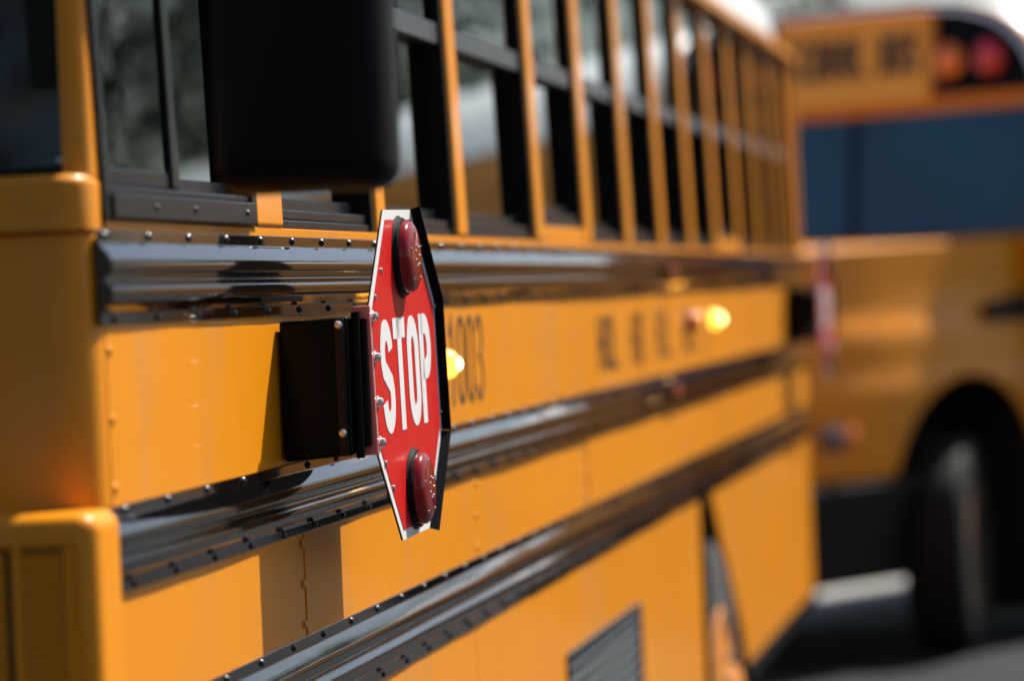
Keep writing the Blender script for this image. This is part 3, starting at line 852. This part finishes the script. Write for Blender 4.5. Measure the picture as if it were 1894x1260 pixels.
        MB().add([(s * 1.125, -.47, 1.63), (s * 1.125, -.47, 1.70), (s * 1.13, -.07, 1.755), (s * 1.13, -.07, 1.62), (s * .9, -.47, 1.63), (s * .9, -.47, 1.70), (s * .9, -.07, 1.755), (s * .9, -.07, 1.62)],
                 [(0, 1, 2, 3), (4, 7, 6, 5), (0, 4, 5, 1), (1, 5, 6, 2), (2, 6, 7, 3), (3, 7, 4, 0)]).build('bonnet_vent', 'black_plastic', b2, bevel=.012, seg=2)
        wheel(b2, (s * .94, yw, zw), .53, .30, R(26) if s > 0 else R(26) + math.pi)
        wheel(b2, (s * 1.02, 5.6, zw), .53, .28, 0 if s > 0 else math.pi)
    bmpr = MB(); bmpr.loft([[(x, y, z) for x, y in [(-1.10, -1.08), (-1.09, -2.05), (-.8, -2.22), (.8, -2.22), (1.09, -2.05), (1.10, -1.08), (1.02, -1.08), (1.0, -1.98), (.78, -2.14), (-.78, -2.14), (-1.0, -1.98), (-1.02, -1.08)]] for z in (.42, .89)], closed=True, caps=True)
    bo = bmpr.build('bumper', 'black_satin', b2, bevel=.02)
    for s in (-1, 1): MB().lathe([(.03, 0), (.024, -.01), (.0005, -.012)], origin=(s * .98, -2.115, .60), axis='Y', seg=14).build('tow_bolt', 'steel', bo, smooth=True)
    MB().box(-.5, .5, -1.7, 9.5, .55, .78).build('chassis', 'dark_void', b2)
    MB().box(-1.12, 1.12, .1, LEN - .1, .80, .92).build('underfloor', 'dark_void', b2)
    for s in (-1, 1):
        MB().box(min(s * .45, s * 1.14), max(s * .45, s * 1.14), .04, .08, .16, .99).build('splash_panel', 'dark_void', b2)
        MB().box(min(s * .9, s * 1.17), max(s * .9, s * 1.17), .2, 4.7, .36, .66).build('battery_box', 'black_satin', b2, bevel=.02)
    for s in (-1, 1):
        MB().box(min(s * .3, s * 1.07), max(s * .3, s * 1.07), -.07, -.035, .16, 1.62).build('splash_panel', 'dark_void', b2)
    # side windows, rails
    for s in (-1, 1):
        for k in range(13):
            y0 = .35 + .73 * k
            MB().box(min(s * 1.16, s * 1.19), max(s * 1.16, s * 1.19), y0, y0 + .62, 2.02, 2.60, 0).build('side_window', 'glass_dark', b2, bevel=.01)
        for z in (1.9, 1.58, 1.3):
            MB().box(min(s * 1.2, s * 1.226), max(s * 1.2, s * 1.226), .12, LEN - .02, z - .055, z + .055).build('rub_rail', 'black_gloss', b2, bevel=.012)
    MB().box(-1.16, 1.16, LEN - .05, LEN - .01, .7, 2.7).build('rear_wall', 'yellow_paint', b2)
    return b2
b2 = make_bonneted_bus()
YAW = R(31)
b2.location = (-.10, 18.13, 0)
b2.rotation_euler.z = -YAW
tag(b2, 'school bus behind the near one, its front, bonnet and left front wheel facing us', 'bus', 'yellow school buses in the yard')

# ================================================================== TREES
def make_tree(name, label, h, rad, seed, nleaf=2600, bare=.28):
    rnd = random.Random(seed)
    t = empty(name); tag(t, label, 'tree', 'trees round the yard')
    tr = MB()
    def limb(p, d, l, r, depth):
        pts = [Vector(p)]; dd = Vector(d).normalized()
        for i in range(4):
            dd = (dd + Vector((rnd.uniform(-.15, .15), rnd.uniform(-.15, .15), .06))).normalized()
            pts.append(pts[-1] + dd * l / 4)
        rings = []
        for i, q in enumerate(pts):
            rr = r * (1 - .55 * i / 4); u = dd.orthogonal().normalized(); v = dd.cross(u)
            rings.append([tuple(q + u * rr * math.cos(2 * math.pi * k / 7) + v * rr * math.sin(2 * math.pi * k / 7)) for k in range(7)])
        tr.loft(rings, closed=True, caps=True)
        if depth < 2:
            for k in range(5 if depth == 0 else 3):
                q = pts[rnd.randint(2, 4)]
                a = rnd.uniform(0, 6.28)
                limb(q, (math.cos(a), math.sin(a), rnd.uniform(.3, .9)), l * .6, r * .45, depth + 1)
    limb((0, 0, 0), (0, 0, 1), h * .55, h * .028, 0)
    tr.build('trunk', 'bark', t, smooth=True)
    cl = [(Vector((rnd.gauss(0, .42) * rad, rnd.gauss(0, .42) * rad, h * (.62 + rnd.uniform(bare - .62, .30)))), rnd.uniform(.25, .5) * rad) for _ in range(26)]
    lf = MB()
    for i in range(nleaf):
        c, cr = cl[rnd.randrange(len(cl))]
        d = Vector((rnd.gauss(0, 1), rnd.gauss(0, 1), rnd.gauss(0, 1))).normalized() * cr * rnd.random() ** .4
        p = c + d; s = rnd.uniform(.12, .24)
        u = Vector((rnd.gauss(0, 1), rnd.gauss(0, 1), rnd.gauss(0, 1))).normalized(); v = u.orthogonal().normalized(); w_ = u.cross(v)
        lf.add([tuple(p - v * s), tuple(p + w_ * s * .5), tuple(p + v * s), tuple(p - w_ * s * .5)], [(0, 1, 2, 3)])
    me = bpy.data.meshes.new('crown'); me.from_pydata(lf.v, [], lf.f); me.materials.append(MATS['leaf'])
    o = bpy.data.objects.new('crown', me); col.objects.link(o); o.parent = t
    return t
spots = [(9.5, 56, 10.5, 4.6), (16, 52, 10, 4.6), (23, 46, 11, 5), (30, 38, 7, 4.2), (13, 66, 8, 4.4), (21, 58, 8.5, 4.6), (30, 48, 8, 4.6), (-6.6, 70, 6.8, 3.4),
         (-9, -9, 9, 4.6), (-3.5, -10.5, 10, 5), (2.5, -10, 9, 4.8), (8.5, -9, 10, 5), (15, -5, 9, 4.6), (-14, -4, 9, 4.6)]  # this row is added behind the camera to block sky light from the bus fronts
where = ['beyond the buses, nearest the gap', 'beyond the buses, second along the yard', 'beyond the buses, third along the yard', 'beyond the buses, fourth along the yard', 'beyond the buses, in the back row', 'beyond the buses, tallest of the back row', 'beyond the buses, last of the back row', 'beyond the buses, alone in the gap over the white roof',
         'added out of view behind the camera to shade the bus fronts, first of the row', 'added out of view behind the camera to shade the bus fronts, second of the row', 'added out of view behind the camera to shade the bus fronts, third of the row', 'added out of view behind the camera to shade the bus fronts, fourth of the row', 'added out of view behind the camera to shade the bus fronts, last of the row', 'added out of view behind the camera to shade the bus fronts, on their off side']
base = None
for i, (x, y, h, r) in enumerate(spots):
    if i < 3: t = make_tree('leafy_tree', '', h, r, 20 + i)
    else: t = copy_tree(bases[i % 3])
    if i == 0: bases = []
    if i < 3: bases.append(t)
    t['label'] = 'green leafy tree ' + where[i]
    t.location = (x, y, 0); t.rotation_euler.z = i * 1.3
